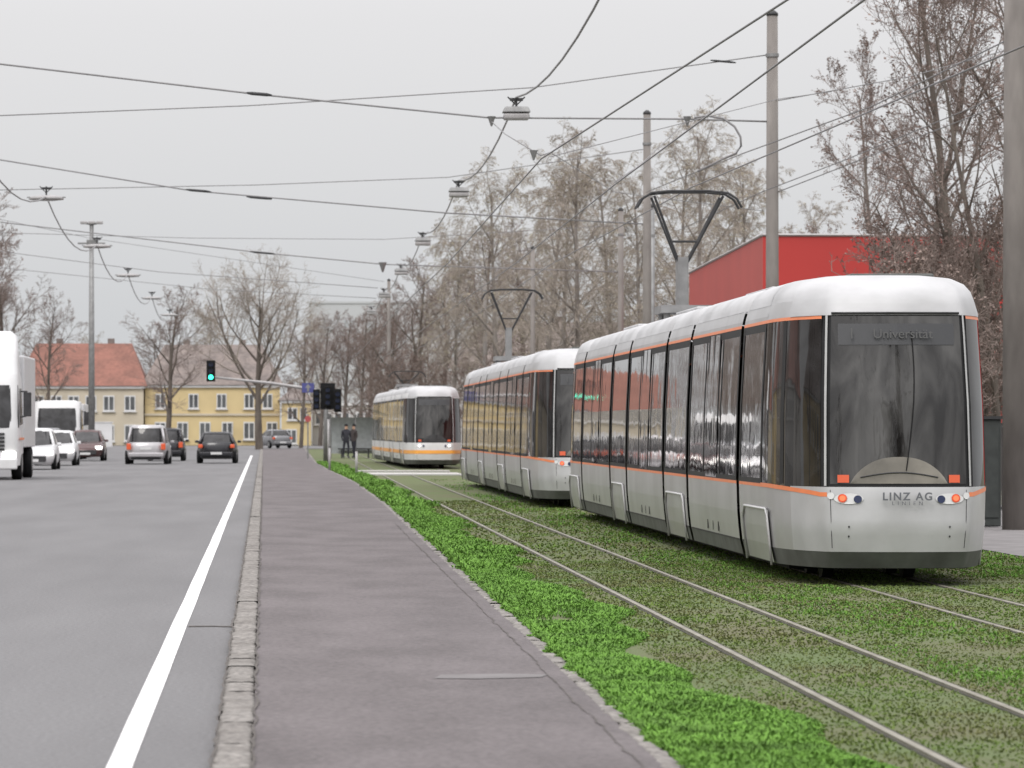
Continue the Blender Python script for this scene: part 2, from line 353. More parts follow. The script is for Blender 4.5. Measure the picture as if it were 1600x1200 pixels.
def make_tram(loc,rot,label,livery,panto_y):
    T=thing('tram',label,'tram',loc,'trams on the grass track',rot)
    LEN=37.5; joints=[5.1,11.6,15.3,22.0,25.5,32.4]; g=.15
    low='silver' if livery==0 else 'white'; frontlow='silver2' if livery==0 else 'white'
    cant='silver' if livery==0 else 'white'
    for flip in (0,1):
        fy=(lambda y:y) if not flip else (lambda y:LEN-y)
        def band(z0,z1,i0,i1,off,nz=3,zs=None,dip=0):
            zs=zs or [z0+(z1-z0)*k/nz for k in range(nz+1)]
            P=[]
            for z_ in zs:
                row=[]
                for i in range(i0,i1+1):
                    e_=min(i,NP-1-i); z=z_-dip*max(0,min(1,(e_-4)/16))**1.5
                    k,l=prof(z)
                    x,y=PLAN[i]; yy=y+l*max(0,1-y/2.4)**1.0
                    nx=(1 if x>0 else -1)*min(1,abs(x)/.9)**2
                    row.append((x*k+nx*off,fy(yy-off*(1-abs(nx))),z))
                P.append(row)
            return P
        def fpt(x,z,off=0):
            k,l=prof(z); y=plan_y(abs(x)/k); return (x,fy(y+l*max(0,1-y/2.4)-off),z)
        def part(name,P,mn,smooth=True):
            m=MB(); m.grid(P); return m.build(name,[mn],T,smooth)
        E=NP-1; a=20; b=24
        part('skirt',band(.19,.36,0,E,0),'skirt')
        part('side_panel',band(.36,1.0,0,12,0,6),low); part('side_panel',band(.36,1.0,E-12,E,0,6),low)
        part('bumper',band(.36,1.03,12,E-12,.003,8),frontlow)
        for side_ in (0,1):
            m=MB(); m.tube([band(.40,1.0,b,b+1,.004,4)[j][0] if side_==0 else band(.40,1.0,E-b-1,E-b,.004,4)[j][1] for j in range(5)],.004,5)
            m.build('panel_seam',['dark'],T)
        part('side_window',band(1.0,2.78,0,a,0,8),'glass'); part('side_window',band(1.0,2.78,E-a,E,0,8),'glass')
        part('stripe',band(1.0,1.045,0,b-1,.006,1,dip=.07),'orange' if livery==0 else 'white'); part('stripe',band(1.0,1.045,E-b+1,E,.006,1,dip=.07),'orange' if livery==0 else 'white')
        if livery==1: part('stripe',band(.60,.74,0,E,.012,2),'orange2')
        part('windscreen_surround',band(1.0,2.84,a-3,E-a+3,-.004,8),'frame')
        for q0 in (9,):
            part('window_pillar',band(1.05,2.77,q0,q0+1,.004,6),'frame'); part('window_pillar',band(1.05,2.77,E-q0-1,E-q0,.004,6),'frame')
        part('windscreen',band(1.2 if livery else 1.06,2.80,b,E-b,.006,10),'wind')
        for i in (a+2,E-a-3):
            part('corner_pillar',band(1.04,2.82,i,i+1,.012,8),'seam' if livery==0 else 'white')
        part('stripe',band(2.775,2.81,0,a,.004,1),'orange' if livery==0 else 'white'); part('stripe',band(2.775,2.81,E-a,E,.004,1),'orange' if livery==0 else 'white')
        part('cantrail',band(2.81,2.98,0,14,0,2),cant); part('cantrail',band(2.81,2.98,E-14,E,0,2),cant)
        part('roof_front',band(0,0,11,E-11,.012,zs=[2.81,2.86,2.92,2.98,3.08,3.16,3.22,3.255,3.27]),'roofw')
        part('roof_front',band(0,0,0,E,0,zs=[2.97,3.02,3.08,3.16,3.22,3.255,3.265]),'roofw')
        m=MB(); m.tube([fpt(x,2.83,.02) for x in [-.66+.11*k for k in range(13)]],.014,6); m.build('roof_lip',['dark'],T,True)
        def disc(x,z,rx,rz,off,mi,n=18):
            ring=[fpt(x+rx*math.cos(t*2*math.pi/n),z+rz*math.sin(t*2*math.pi/n),off) for t in range(n)]
            m.poly(ring,mi)
        for sx in (-1,1):
            m=MB(); disc(sx*.52,.91,.15,.055,.014,0); m.build('lamp_housing',['white'],T)
            m=MB(); disc(sx*.70,.94,.035,.035,.018,0); m.build('marker_light',['white'],T)
            m=MB(); disc(sx*.585,.915,.047,.044,.022,0); disc(sx*.585,.915,.030,.028,.028,1); m.build('tail_light',['redlamp','redlit'] if (livery==0) else ['headlit','headlit'],T)
            m=MB(); disc(sx*.43,.905,.042,.040,.022,0); m.build('headlight',['bluelamp'],T)
            m=MB(); xs=[sx*(.515+.029*k) for k in range(5)]
            m.grid([[fpt(x,z,.02) for x in xs] for z in (1.075,1.11,1.155)]); m.build('brake_light',['redlamp'],T)
            if livery==0:
                for x,z in ((.52,.62),(.52,.52)):
                    m=MB(); disc(sx*x,z,.010,.012,.014,0,8); m.build('bolt',['dark'],T)
        # driver's desk: low beige hood filling the bottom of the screen
        m=MB(); P=[]
        for j in range(9):
            row=[]
            for k in range(29):
                x=-.50+1.0*k/28; s=x/.5; top=1.07+.27*max(0,1-abs(s)**2.4)**.8
                row.append(fpt(x,1.065+(top-1.065)*j/8,.010+.004*math.sin(j/8*math.pi)))
            P.append(row)
        m.grid(P); m.build('dashboard',['dash' if livery==0 else 'dark'],T,True)
        m=MB()
        m.tube([fpt(.12+.10*math.sin(k*.28)-.05,1.2+.18*k,.02) for k in range(9)],.006,5)
        m.build('wiper',['black'],T)
        m=MB(); m.tube([fpt(-.40+.8*k/12,1.13+.05*math.sin(math.pi*k/12),.018) for k in range(13)],.007,5); m.build('dashboard_edge',['dark'],T)
        m=MB(); m.grid([[fpt(-.6+1.2*k/12,z,.012) for k in range(13)] for z in (2.50,2.6,2.72)]); m.build('destination_display',['panel'],T)
        if not flip and livery==0:
            tl=math.radians(90-10)
            p=fpt(0,2.61,.03)
            textmesh('destination_text','Universität',.14,'textlit',T,(.06,p[1],2.61),(tl,0,0))
            textmesh('route_number','1',.16,'textlit',T,(-.47,p[1]+.0,2.61),(tl,0,0))
            textmesh('lettering','LINZ AG',.112,'text',T,(.07,-.135,.93),(math.radians(90),0,0),1.25,.003)
            textmesh('lettering','LINIEN',.055,'text',T,(.07,-.135,.862),(math.radians(90),0,0),2.1)
        elif not flip:
            p=fpt(0,2.61,.035); textmesh('route_number','1',.17,'textlit',T,(-.4,p[1],2.61),(math.radians(80),0,0))
    bounds=[2.55]+joints+[LEN-2.55]
    def side(s,y0,y1,z0,z1,mn,name,off=0,nz=4,parent=T):
        m=MB(); P=[]
        for k in range(nz+1):
            z=z0+(z1-z0)*k/nz; x=s*(1.15*prof(z)[0]+off); P.append([(x,y0,z),(x,y1,z)])
        m.grid(P); return m.build(name,[mn],parent,False)
    def vline(s,y,z0,z1,wd,mn,name,par=T,off=.004):
        m=MB(); m.grid([[(s*(1.15*prof(z)[0]+off),y-wd/2,z),(s*(1.15*prof(z)[0]+off),y+wd/2,z)] for z in (z0,(z0+z1)/2,z1)]); return m.build(name,[mn],par)
    for bi in range(len(bounds)-1):
        y0=bounds[bi]+(g if bi>0 else 0); y1=bounds[bi+1]-(g if bi<len(bounds)-2 else 0)
        for s in (-1,1):
            side(s,y0,y1,.19,.36,'skirt','skirt')
            side(s,y0,y1,.36,1.0,low,'side_panel')
            side(s,y0,y1,1.0,1.035,'orange' if livery==0 else 'white','stripe',.001)
            if livery==1: side(s,y0,y1,.60,.74,'orange2','stripe',.012)
            side(s,y0,y1,1.035,2.78,'glass','side_window',0,6)
            side(s,y0,y1,2.775,2.81,'orange' if livery==0 else 'white','stripe',.004)
            side(s,y0,y1,2.81,2.98,cant,'cantrail')
            side(s,y0,y1,1.036,1.09,'frame','window_frame',.003,1); side(s,y0,y1,2.69,2.774,'frame','window_frame',.003,1)
            L_=y1-y0; n=max(1,int(L_/1.9))
            fr_='frame' if livery==0 else 'white'
            vline(s,y0+.07,1.04,2.77,.14,fr_,'window_frame',T,.005); vline(s,y1-.07,1.04,2.77,.14,fr_,'window_frame',T,.005)
            for k in range(1,n):
                if bi in (1,3,5) and abs(y0+L_*k/n-(y0+y1)/2)<.7: continue
                vline(s,y0+L_*k/n,1.05,2.77,.09,fr_,'window_divider')
            m=MB(); m.grid([[(s*(1.15*prof(z)[0]+.004),y,z) for y in (y0,y1)] for z in (.35,.37)]); m.build('panel_seam',['dark'],T)
        rows=[3.265,3.255,3.22,3.16,3.08,3.02,2.97]; P=[]
        ry0=y0-.0 if bi else y0; ry1=y1+.0
        for yy,kk in ((ry0,.89),(ry0+.06,.965),(ry0+.18,1.0),(ry1-.18,1.0),(ry1-.06,.965),(ry1,.89)):
            if bi==0 and yy<ry0+.5: kk=1
            if bi==len(bounds)-2 and yy>ry1-.5: kk=1
            row=[]; zz=1-(1-kk)*1.6
            for z in reversed(rows): row.append((-1.15*prof(z)[0]*1.003*kk+0,yy,2.97+(z-2.97)*zz))
            for z in rows: row.append((1.15*prof(z)[0]*1.003*kk,yy,2.97+(z-2.97)*zz))
            P.append(row)
        m=MB(); m.grid(P); m.build('roof_section',['roofw'],T,True)
        if bi in (1,3,5):
            for s in (-1,1):
                yc=(y0+y1)/2
                d=side(s,yc-.68,yc+.68,1.045,2.76,'glass','door',.006,6)
                for yy,wd_ in ((yc-.68,.12),(yc,.07),(yc+.68,.12)):
                    vline(s,yy,.40,2.76,wd_,'frame','door_frame',d,.010)
                vline(s,yc-.2,1.45,1.75,.07,'seam','handle',d,.014)
        if bi in (2,4): ys_=(y0+.35,y1-.35)
        elif bi==0: ys_=(1.75+.1,4.4)
        elif bi==6: ys_=(LEN-4.4,LEN-1.9)
        else: ys_=None
        if ys_:
            for s in (-1,1):
                cvr=side(s,ys_[0],ys_[1],.20,.76,'silver','bogie_cover',.012,3)
                m=MB(); xx=s*(1.15+.012)
                m.tube([(xx-s*.05,ys_[0],.17),(xx,ys_[0],.64),(xx,ys_[0]+.16,.77),(xx,ys_[1]-.16,.77),(xx,ys_[1],.64),(xx-s*.05,ys_[1],.17)],.015,6)
                m.build('cover_frame',['seam'],cvr,True)
    for j in joints:
        m=MB(); P=[]
        for q in range(7):
            yy=j-g-.03+q*(2*g+.06)/6; kk=.975 if q%2 else .945
            row=[(-1.15*prof(z)[0]*kk,yy,z*(.99)) for z in (.3,1.0,2.0,2.8,3.0,3.1,3.16)]+[(1.15*prof(z)[0]*kk,yy,z*.99) for z in (3.16,3.1,3.0,2.8,2.0,1.0,.3)]
            P.append(row)
        m.grid(P); m.build('gangway_bellows',['black'],T)
    m=MB(); m.box((0,LEN/2,.26),(1.9,LEN-3.2,.24))
    m.build('underframe',['black'],T)
    for yy in (2.6,4.0,12.6,14.2,22.9,24.5,33.4,34.9):
        for s in (-1,1):
            m=MB(); m.tube([(s*.38,yy,.3),(s*.5,yy,.3)],.29,16); m.build('wheel',['dark'],T)
    for c,d in (((0,18.5,3.30),(1.1,3.4,.09)),((0,29,3.30),(1.1,3.2,.09)),((0,8.6,3.29),(1.1,3,.06)),((.2,2.6,3.275),(.9,1.2,.05))):
        m=MB(); m.box(c,d); m.build('roof_equipment',['roofw' if c[1]>5 else 'skirt'],T,bevel=.02)
    P0=panto_y; zb=3.34
    m=MB(); m.box((-.03,P0,zb+.15),(.9,1.3,.12)); 
    for s in (-1,1):
        for dy in (-.5,.5): m.tube([(s*.38,P0+dy,3.2),(s*.38,P0+dy,zb+.2)],.05,8)
    zt=5.33 if livery==0 else 4.1
    if livery==0:
        m.box((-.1,P0,zb+.55),(.16,.5,.85))
    pb=m.build('pantograph',['steel'],T)
    m=MB(); zk=zb+.9 if livery==0 else zb+.22
    for dy in (-.3,.3):
        m.tube([(-.16,P0+dy*.4,zk),(-.56,P0+dy,zt-.06)],.022,6); m.tube([(-.02,P0+dy*.4,zk),(.52,P0+dy,zt-.06)],.022,6)
    m.tube([(-.28,P0,zk+(zt-zk)*.3),(.16,P0,zk+(zt-zk)*.3)],.02,6)
    m.build('pantograph_arm',['dark'],pb)
    m=MB()
    for dy in (-.22,.22):
        m.tube([(-.82,P0+dy,zt-.24),(-.74,P0+dy,zt-.1),(-.6,P0+dy,zt-.01),(-.3,P0+dy,zt+.02),(.3,P0+dy,zt+.02),(.6,P0+dy,zt-.01),(.74,P0+dy,zt-.1),(.82,P0+dy,zt-.24)],.022,6)
    for x in (-.5,.5): m.tube([(x,P0-.24,zt),(x,P0+.24,zt)],.02,6)
    m.build('pantograph_head',['dark'],pb)
    return T
make_tram((6.3,46.2,0),0,'silver tram with orange stripes and dark windows on grass track',0,24.3)
make_tram((6.12,90.5,0),math.radians(.15),'silver tram with orange stripes stopped behind another tram',0,30.2)
make_tram((5.72,175,0),math.radians(1.0),'white tram with amber stripe round its rounded nose',1,24)

# ------------------------------------------------------------------ masts and wires
def mast(x,y,ztop,r,mn='concrete',label='tall round concrete overhead line mast beside the path'):
    T=thing('overhead_line_mast',label,'mast',(x,y,0),'overhead line masts')
    m=MB(); m.tube([(0,0,0),(0,0,ztop*.5),(0,0,ztop)],[r*1.12,r,r*.85],16); m.build('pole',[mn],T,True)
    m=MB(); m.tube([(0,0,ztop-.01),(0,0,ztop+.05),(0,0,ztop+.12)],[r*.95,r*.9,r*.3],12); m.build('cap',['dark'],T,True)
    m=MB(); m.tube([(0,0,ztop-.9),(0,0,ztop-.98)],r*1.04,14); m.build('clamp',['steel'],T)
mast(11.62,71.5,13,.20)
mast(11.35,105,11.3,.15); mast(11.3,141,11.5,.135); mast(13,175,10.1,.12); mast(11.3,257,10.4,.12)
mast(12.2,150,9.0,.09,'steel','slim grey steel overhead line mast'); mast(5.9,262,10.2,.11); mast(11.2,205,9.8,.11)
def wire(pts,r=.014,sag=0,ins=(),mn='wire',label='dark overhead span wire between masts'):
    W=[sv(*p) for p in pts] if len(pts[0])==3 and not isinstance(pts[0],Vector) else pts
    out=[]
    for a,b in zip(W,W[1:]):
        n=8 if sag else 1
        for k in range(n):
            t=k/n; p=a.lerp(b,t); p=p+Vector((0,0,-4*sag*t*(1-t))); out.append(p)
    out.append(W[-1])
    m=MB(); m.tube(out,r,5); o=m.build('overhead_wire',[mn],smooth=True)
    tag(o,label,'wire','overhead wires')
    for (px,py,d) in ins:
        c=sv(px,py,d); m=MB(); k=d/F
        m.tube([c+Vector((-20*k,0,2*k)),c+Vector((-12*k,0,1*k)),c+Vector((12*k,0,-1*k)),c+Vector((20*k,0,-2*k))],[r,r*2,r*2,r],6)
        ii=m.build('insulator',['dark'],o,True)
    return o
wire([(-60,93,104),(400,147,104),(765,184,104),(1075,186,104),(1200,190,105)],.022,0,[(405,147,104)])
wire([(-60,183,105),(390,165,105),(830,137,105),(1198,86,105)],.014,0,[(1130,96,105)])
wire([(-60,240,139),(300,298,139),(700,333,139),(1005,350,141)],.022,0,[(310,298,139),(405,309,139)])
wire([(-60,298,141),(400,289,141),(700,277,141),(1008,233,141)],.014)
wire([(-60,340,176),(410,395,176),(600,413,176),(970,425,175)],.022,0,[(410,395,176)])
wire([(-60,362,176),(300,372,176),(600,374,176),(970,352,175)],.012)
wire([(-60,385,210),(250,425,210),(590,450,210)],.016)
wire([(-60,412,247),(330,452,247),(588,466,247)],.016)
wire([(-60,330,200),(140,372,220),(600,440,247)],.012)
ST=[69,104,139,176,210,247,284]
HL=7.3; XL=-7.5; HR=7.1
for a,b in zip(ST,ST[1:]):
    wire([Vector((5.3,a,H+HL+.35)),Vector((5.3,b,H+HL+.35))],.024,.55,mn='wirelight',label='grey sagging cable carrying hanging street lamps')
    wire([Vector((XL,a,H+HR+.05)),Vector((XL,b,H+HR+.05))],.022,.8,mn='wirelight',label='grey sagging cable carrying flat street lamps')
def lamp(x,y,z,flat):
    T=thing('hanging_street_lamp','flat pale street lamp hanging from overhead cable' if flat else 'boxy grey street lamp hanging from overhead cable','street lamp',(x,y,z),'hanging street lamps')
    m=MB()
    if flat:
        m.tube([(0,0,-.08),(0,0,-.05),(0,0,.04),(0,0,.08)],[.3,.55,.5,.2],16); m.build('lamp_housing',['lampgrey'],T,True)
        m=MB(); m.box((0,0,.02),(1.2,.06,.04)); m.build('crossbar',['steel'],T)
    else:
        m.box((0,0,.06),(.66,.5,.14),0,.8); m.build('lamp_housing',['steel'],T,bevel=.03)
        m=MB(); m.box((0,0,-.10),(.6,.46,.15)); m.build('diffuser',['lampgrey'],T,bevel=.05)
    m=MB(); m.tube([(0,0,.08),(0,0,.36)],.03,6); m.box((0,0,.3),(.3,.08,.07)); m.tube([(-.2,0,.36),(0,0,.16),(.2,0,.36)],.018,5); m.build('hanger',['dark'],T)
for y in ST[1:]: lamp(5.3,y,H+HL,False)
for y in ST[2:]: lamp(XL,y,H+HR,True)
z5=5.46
wire([Vector((5.0,30,z5+.1)),Vector((4.5,40.4,z5+.04)),Vector((3.6,63.6,z5)),Vector((3.72,104,z5)),Vector((3.6,139,z5)),Vector((3.7,330,z5))],.012,label='dark contact wire above the tram track')
wire([Vector((5.14,30,z5)),Vector((5.14,70.5,z5)),Vector((5.3,104,z5)),Vector((5.2,330,z5))],.012,label='dark contact wire above the tram track')
wire([Vector((7.6,38,z5)),Vector((6.35,70.5,5.42)),Vector((6.1,104,5.42)),Vector((6.3,139,5.42)),Vector((6.2,330,5.42))],.011,label='dark contact wire above the tram track')
wire([(1640,30,75),(1365,165,88),(1160,240,103),(1010,300,139)],.014)
wire([(1640,118,80),(1320,250,100),(1190,300,104),(1060,360,139)],.012)
wire([(1600,150,90),(1215,300,105)],.012)
wire([(845,243,75),(790,210,98),(768,190,104)],.012)
wire([(845,243,66),(860,238,68),(960,300,104),(1195,330,105)],.008)
wire([(1072,190,104),(1000,258,90),(960,285,72)],.010)
wire([(1200,160,105),(1420,120,105),(1640,60,105)],.012)
wire([(1300,143,105),(1215,155,105),(860,245,85)],.009)
m=MB(); m.tube([sv(*p) for p in [(1085,184,104),(1105,181,104),(1130,185,104),(1148,198,104),(1157,214,104),(1158,228,104),(1150,240,104),(1130,248,104),(1090,268,104)]],.028,6)
tag(m.build('pull_off_arm',['wire'],smooth=True),'curved steel pull-off arm holding the contact wire','wire fitting')
for px,py,d in ((768,190,104),(1074,190,104),(834,243,66),(598,418,176)):
    c=sv(px,py,d); m=MB(); k=d/104; m.tube([c+Vector((0,0,.12*k)),c+Vector((0,0,.05*k)),c+Vector((0,0,-.11*k))],[.11*k,.08*k,.02*k],6); 
    tag(m.build('wire_clamp',['steel']),'small dark clamp hanging on a span wire','wire fitting','wire clamps')
T=thing('street_lamp','tall slim grey lamp mast with ring of heads','street lamp',(-11.4,260,0))
m=MB(); m.tube([(0,0,0),(0,0,6),(0,0,13.4)],[.2,.17,.12],12); m.build('pole',['steel'],T,True)
m=MB(); m.tube([(-.55,0,13.5),(0,0,13.4),(.55,0,13.5)],.06,6); m.build('bracket',['steel'],T)
for s in (-1,0,1):
    m=MB(); m.box((s*.45,0,13.5),(.4,.4,.16)); m.build('lamp_head',['lampgrey'],T,bevel=.03)
m=MB(); m.box((0,0,12.3),(1.6,.1,.1)); m.tube([(0,0,12.2),(0,0,12.5)],.3,10); m.build('crossbar',['steel'],T)

# ------------------------------------------------------------------ trees
def gen_tree(seed,Ht,spread,tr,counts,up,droop,leafp,leafs,mats,t0=.22,wob=.14,angle=(.6,1.0),twr=.011,basecl=.2,taper=.75):
    rn=random.Random(seed); A=MB(); B=MB(); ML=len(counts)
    def rv(): return Vector((rn.uniform(-1,1),rn.uniform(-1,1),rn.uniform(-1,1)))
    def grow(p,d,length,r,lv):
        n=(8,5,4,3,2)[lv]; pts=[p.copy()]; ds=[d.copy()]
        for i in range(n):
            d=d+rv()*wob*(1 if lv else .35)+Vector((0,0,1))*(up if lv<2 else up*.3)*(0 if lv==0 else 1)
            if lv>=2: d=d-Vector((0,0,1))*droop*(.5 if lv==2 else 1)
            d.normalize(); p=p+d*(length/n); pts.append(p.copy()); ds.append(d.copy())
        rr=[max(twr*.6,r*(1-.78*i/n)) for i in range(n+1)]
        (A if lv<2 else B).tube(pts,rr,(9,6,4,3,3)[lv],0,False)
        if lv<ML:
            c=counts[lv]; st=t0 if lv==0 else basecl
            for k in range(c):
                t=min(.999,st+(1-st)*(k+rn.random())/c); fi=t*n; i=int(fi); q=pts[i].lerp(pts[i+1],fi-i); dd=ds[i+1]
                az=rn.uniform(0,6.283) if lv else k*2.4+rn.uniform(-.4,.4)
                pr=dd.orthogonal().normalized(); pr=Matrix.Rotation(az,3,dd)@pr
                an=rn.uniform(*angle); nd=(dd*math.cos(an)+pr*math.sin(an)).normalized()
                if lv==0: ln=spread*(1.15-taper*t)*rn.uniform(.75,1.2)*(1 if t>.3 else .85)
                else: ln=length*rn.uniform(.38,.62)*(1.1-.5*t)
                grow(q,nd,ln,max(twr,rr[i]*(.5 if lv==0 else .55)),lv+1)
        if lv>=ML-1 and leafp>0:
            for k in range(2):
                if rn.random()<leafp:
                    q=pts[-1 if k==0 else rn.randint(0,n)]+rv()*.06; s=leafs*rn.uniform(.6,1.4)
                    a=rv().normalized()*s; b=a.orthogonal().normalized()*s*.6
                    B.poly([q-a,q-b,q+a,q+b],1)
    grow(Vector((0,0,-.1)),Vector((0,0,1)),Ht,tr,0)
    return A.mesh('trunk',[mats[0]]),B.mesh('crown',[mats[1],mats[2]])
TV={}
TV['big']=gen_tree(3,16,5.6,.18,[17,8,7,4],.10,0,.45,.045,('bark','twig','bud'),t0=.16,angle=(.5,.9),twr=.009)
TV['big2']=gen_tree(9,14,4.6,.14,[15,8,7,4],.14,0,.45,.045,('bark','twig','bud'),t0=.12,angle=(.45,.8),twr=.009)
TV['birch']=gen_tree(5,14,4.4,.16,[17,9,8,6],.08,.26,.12,.04,('birch','twigg','budg'),t0=.25,angle=(.5,.9),twr=.0085)
TV['birch2']=gen_tree(15,13,4.8,.16,[16,9,8,6],.06,.34,.12,.04,('birch','twigg','budg'),t0=.28,angle=(.5,.95),twr=.0085)
TV['bare']=gen_tree(21,9.5,7.6,.28,[15,9,7,5],.20,0,.1,.04,('bark','twigg','bud'),t0=.28,angle=(.6,1.05),twr=.011,taper=.72)
TV['bare2']=gen_tree(31,10,4.6,.19,[13,8,7,5],.12,0,.1,.04,('bark','twig','bud'),t0=.2,angle=(.55,.95),twr=.010)
TV['shrub']=gen_tree(41,4.5,3.0,.08,[16,8,6,3],.12,0,.3,.04,('bark','twig','bud'),t0=.03,angle=(.5,1.0),twr=.010)
LB={'big':'tall bare tree with dark twigs and buds','big2':'upright bare tree with budding twigs beside the tramway','birch':'birch with drooping twigs and young yellowish buds','birch2':'wide birch with weeping pale twigs','bare':'broad bare tree in front of yellow houses','bare2':'small bare street tree with dense twigs','shrub':'dense brown leafless shrub beside the track'}
def place(v,x,y,s=1,rot=0,sz=None,name=None):
    T=thing('shrub' if v=='shrub' else 'tree',LB[v],'shrub' if v=='shrub' else 'tree',(x,y,0),'shrubs' if v=='shrub' else 'trees',rot)
    T.scale=(s,s,sz or s)
    for nm,me in zip(('trunk','crown'),TV[v]):
        o=bpy.data.objects.new(nm,me); COL.objects.link(o); o.parent=T
def pl(v,px,d,top,rot,hbase,wf=1.0):
    ztop=H+(CY-top)*d/F; s=ztop/hbase
    place(v,(px-CX)*d/F,d,s*wf,rot,s)
pl('big',1505,122,-120,.3,15.6); pl('big2',1425,132,0,1.1,13.6); pl('big',1610,128,-150,2.1,15.6); pl('big2',1560,118,60,4,13.6)
pl('big2',1380,170,150,3,13.6)
for px,d,tp,r in ((1540,120,340,2),(1590,130,350,3),(1480,134,400,4.4)): pl('shrub',px,d,tp,r,5.2,.8)
for px,d,tp,r in ((1090,205,215,.2),(1180,215,290,2.4),(1010,225,300,1.3),(905,210,248,3.3),(1250,200,350,5.0),(870,235,290,5.6),(1060,230,260,3.9)): pl('birch',px,d,tp,r,13.8,1.1)
for px,d,tp,r in ((850,225,290,.7),(775,250,300,1.9),(960,240,305,4.2),(710,270,385,5.1),(1130,250,300,1.0)): pl('birch2',px,d,tp,r,12.8,1.1)
for px,d,tp,r in ((660,300,440,.3),(745,285,390,2),(605,330,490,1),(690,320,440,3.1),(560,350,505,2.2),(820,260,410,4)): pl('bare2',px,d,tp,r,9.9)
pl('bare',405,325,428,.5,11.6); pl('bare2',262,335,478,1.2,9.9,1.2); pl('bare2',470,350,520,2.8,9.9); pl('bare2',5,270,415,4,9.9,.9); pl('bare2',75,300,490,.9,9.9,.9); pl('bare2',-70,230,350,2,9.9)
for px in (500,535,575,615): pl('bare2',px,385,510+R.uniform(-8,15),R.uniform(0,6),9.9)
for i in range(14):
    y=30+i*14; place(R.choice(['bare2','big2']),-20-R.uniform(0,5),y,R.uniform(.9,1.2),R.uniform(0,6))
for i in range(20):
    y=215+i*9; x=-21-R.uniform(0,9)-.04*i*6
    pl(R.choice(['bare','bare2','big2']),CX+x*F/y,y,CY-(R.uniform(9,14))*F/y,R.uniform(0,6),11)
for x,y,s in ((11.5,15,.95),(12.5,7,1.1),(14.5,0,1.1),(10.5,-6,1.1),(15,-12,1.2),(9,-20,1.3),(14,-26,1.3),(-14,4,1),(0,-30,1.2)): place('big',x,y,s,R.uniform(0,6))
for i in range(14):
    px=600+i*45+R.uniform(-12,12); d=230+R.uniform(-15,60); place('shrub',(px-CX)*d/F,d,R.uniform(.8,1.25),R.uniform(0,6))
for i in range(6):
    d=112+i*4; place('shrub',15.5+i*.9,d,R.uniform(.9,1.3),R.uniform(0,6))
for i in range(30):
    x=-70+i*5.5+R.uniform(-2,2); place(R.choice(['bare2','birch2']),x,455+R.uniform(-12,20),R.uniform(.75,1.0),R.uniform(0,6))

# ------------------------------------------------------------------ buildings
def house(name,label,x0,x1,y0,dep,eave,ridge,wall,roof,wins,hip=1.5,cat='house',fr='white',pn='pane',rz=0,band=0):
    T=thing(name,label,cat,(0,0,0))
    if rz: T.location=((x0+x1)/2,y0,0); T.rotation_euler=(0,0,rz); mx_=(x0+x1)/2; wins=[(a-mx_,b,c,d) for a,b,c,d in wins]; x0-=mx_; x1-=mx_; y0=0
    m=MB(); m.box(((x0+x1)/2,y0+dep/2,eave/2),(x1-x0,dep,eave)); m.build('wall',[wall],T)
    if ridge>eave:
        o=.35; m=MB(); yc=y0+dep/2; a=[(x0-o,y0-o,eave+.002),(x1+o,y0-o,eave+.002),(x1+o,y0+dep+o,eave+.002),(x0-o,y0+dep+o,eave+.002)]
        r=[(x0+hip,yc,ridge),(x1-hip,yc,ridge)]
        m.poly([a[0],a[1],r[1],r[0]]); m.poly([a[2],a[3],r[0],r[1]]); m.poly([a[1],a[2],r[1]]); m.poly([a[3],a[0],r[0]]); m.poly(a)
        rf=m.build('roof',[roof],T)
        for fx in (.3,.72):
            m=MB(); m.box((x0+(x1-x0)*fx,yc+.4,ridge-.1),(.6,.6,1.1)); m.build('chimney',['tileg'],rf)
        m=MB(); m.box(((x0+x1)/2,y0-.12,eave-.12),(x1-x0+.3,.2,.22)); m.build('cornice',[fr],T)
    else:
        m=MB(); m.box(((x0+x1)/2,y0+dep/2,eave+.1),(x1-x0+.2,dep+.2,.25)); m.build('roof',[roof],T)
    if band:
        m=MB(); m.box(((x0+x1)/2,y0-.05,band),(x1-x0+.1,.14,.2)); m.build('string_course',['cream'],T)
    for (x,z,ww,hh) in wins:
        m=MB(); m.box((x,y0-.03,z),(ww,.10,hh),0); 
        m.box((x-ww*.23,y0-.075,z),(ww*.36,.02,hh*.84),1); m.box((x+ww*.23,y0-.075,z),(ww*.36,.02,hh*.84),1)
        m.box((x,y0-.1,z-hh/2-.05),(ww+.2,.2,.08),0); m.build('window',[fr,pn],T)
D=400; q=lambda px:(px-CX)*D/F
house('house','cream house with broad red tiled roof',q(30),q(224),400,11,5.3,9.2,'cream','tile',[(q(p),3.75,1.0,1.4) for p in (60,88,115,142,170,203)]+[(q(p),1.1,1.0,1.5) for p in (60,100,142,170,203)],1.2)
house('house','long yellow two-storey house with white framed windows',q(226),q(437),401,10,5.4,9.1,'yellow','tileg',[(q(p),3.95,.9,1.35) for p in (250,302,346,389,418)]+[(q(p),1.3,1.0,1.6) for p in (250,285,320,355,389,425)],1.6,band=2.75)
house('house','low yellow house with small white windows',q(440),q(486),398,8,4.0,5.2,'yellow','tileg',[(q(457),2.8,.9,1.1),(q(474),2.8,.6,1.1),(q(455),.8,1.0,1.3)],1)
house('house','pale grey flat commercial building',q(489),q(640),404,12,3.6,3.6,'greyw','white',[(q(p),2.4,1.5,1.1) for p in (505,535,570,600)])
house('apartment_building','distant long pale grey flat-roofed building',2.6,26,520,14,16,16,'farw','farw',[(4.5+k*2.6,13.6,1.4,1.1) for k in range(8)],cat='building',fr='farw',pn='farpane')
house('house','orange-brown roofed house among bare trees',-60,-34,330,12,6,10.5,'cream','tile',[(-58+k*3.4,4.2,1.1,1.4) for k in range(7)],3)
